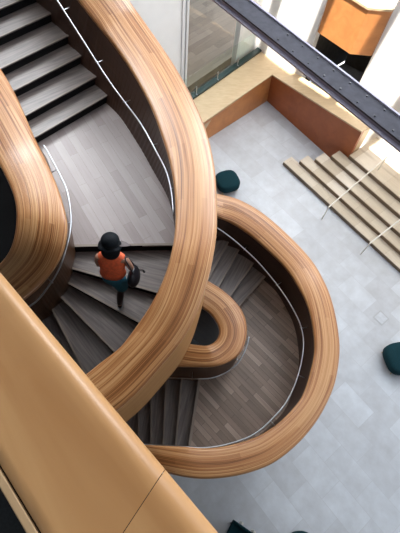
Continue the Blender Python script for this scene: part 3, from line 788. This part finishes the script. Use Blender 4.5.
# hat: crown, floppy brim and a brownish flap sticking out on the right
vs, fs = ellipsoid(hc+rot @ Vector((0,-.01,.05)), .125, .13, .105, rot, 24, 12, lambda v: Vector((v.x, v.y, max(v.z, -.03))))
hat = obj('hat', vs, fs, 'hair', person, smooth=True)
vs, fs = ellipsoid(hc+rot @ Vector((0,-.03,.015)), .16, .15, .022, rot, 32, 8, lambda v: Vector((v.x, v.y, v.z-1.2*(v.x**2+v.y**2)+.012*math.sin(5*math.atan2(v.y, v.x)))))
obj('brim', vs, fs, 'hair', hat, smooth=True)
mb = MB(); pts = [(.13,.06,.01), (.20,.045,.0), (.275,.01,-.015), (.20,-.03,-.005), (.13,-.05,.005)]
A_ = [hc+rot @ Vector(p) for p in pts]; B_ = [p-zz*.012 for p in A_]; n = 5
mb.add(A_+B_, [(0,1,2,3,4), (9,8,7,6,5)]+[(i, i+5, (i+1) % 5+5, (i+1) % 5) for i in range(5)])
mb.build('brim_flap', 'cap_peak', hat)
# shoulder bag on the right
bag = empty('handbag', "slouchy black leather bag hanging at the woman's right side", 'bag')
bcn = Vector(H(.25,.13,.95))
vs, fs = ellipsoid(bcn, .085, .17, .15, Matrix((rgt, fwd, zz)).transposed(), 20, 14, lambda v: Vector((v.x*(1-.35*v.z/.125), v.y, max(v.z, -.11))))
obj('pouch', vs, fs, 'bag', bag, smooth=True)
mb = MB(); mb.tube([H(.28,.05,1.0), H(.25,.10,1.15), H(.175,.19,1.335), H(.165,.27,1.335), H(.22,.29,1.15), H(.28,.25,1.0)], .009, 6); mb.build('strap', 'bag', bag, smooth=True)
mb = MB(); mb.tube([H(.31,.29,.90), H(.345,.33,.84), H(.35,.34,.76)], [.012, .01, .016], 6); mb.build('tassel', 'bag', bag)

# ================================================================== ROOF AND LIGHT
w = bpy.data.worlds.new('world'); sc.world = w; w.use_nodes = True
bg = w.node_tree.nodes['Background']; bg.inputs[0].default_value = (.80, .90, 1.0, 1); bg.inputs[1].default_value = 1.15
def area(name, loc, target, sx, sy, power, col):
    l = bpy.data.lights.new(name, 'AREA'); l.shape = 'RECTANGLE'; l.size = sx; l.size_y = sy; l.energy = power; l.color = col
    o = bpy.data.objects.new(name, l); COL.objects.link(o); o.location = loc
    o.rotation_euler = (Vector(target)-Vector(loc)).to_track_quat('-Z', 'Y').to_euler(); return o
area('skylight_fill', (-5, 13.5, 14.5), (-1, 5, 4), 7, 5, 1700, (.93, .97, 1))  # two added area lamps under the roof, filling in for daylight
area('skylight_fill', (7.5, 14, 14.5), (1.5, 4, 2), 8, 7, 1800, (.93, .97, 1))
area('gallery_fill', (0.5, 14.5, 5.5), (0.5, 14.5, 1), 3, 3, 60, (1, .95, .9))  # unseen lamp added to brighten the room behind the glass
mb = MB(); mb.prism([(-9,-9), (-8.8,-9), (-8.8,14), (-9,14)], 0, 15); mb.build('wall_left', 'grey_wall', kind='structure')
mb = MB(); mb.prism([(-9,-9), (20,-9), (20,-8.8), (-9,-8.8)], 0, 15); mb.build('wall_near', 'grey_wall', kind='structure')
# unseen roof slab, opening beyond the beam shaped so sun misses the stairs
def q2w(q, s): return Vector((en.x*q+e1.x*s, en.y*q+e1.y*s, 0))
mb = MB(); mb.prism([q2w(-8,-14), q2w(-8,14), q2w(6.2,14), q2w(6.2,-14)], 15, 15.3); roof = mb.build('ceiling', 'white', kind='structure')
for k in range(9):
    mb = MB(); x = -8+k*1.7; mb.prism([q2w(6.2, x), q2w(14, x), q2w(14, x+.35), q2w(6.2, x+.35)], 15, 15.25); mb.build('sun_stripe_bar_%d' % (k+1), 'frame', kind='structure')  # unseen bars across the opening, added to stripe the sun
sun = bpy.data.lights.new('sun', 'SUN'); sun.energy = 12; sun.color = (1, .93, .82); sun.angle = .01
so = bpy.data.objects.new('sun', sun); COL.objects.link(so); so.rotation_euler = Vector((.2, .25, -.95)).to_track_quat('-Z', 'Y').to_euler()

sc.view_settings.view_transform = 'Standard'; sc.view_settings.look = 'None'; sc.view_settings.gamma = 1; sc.view_settings.use_curve_mapping = False
sc.view_settings.exposure = 0.42
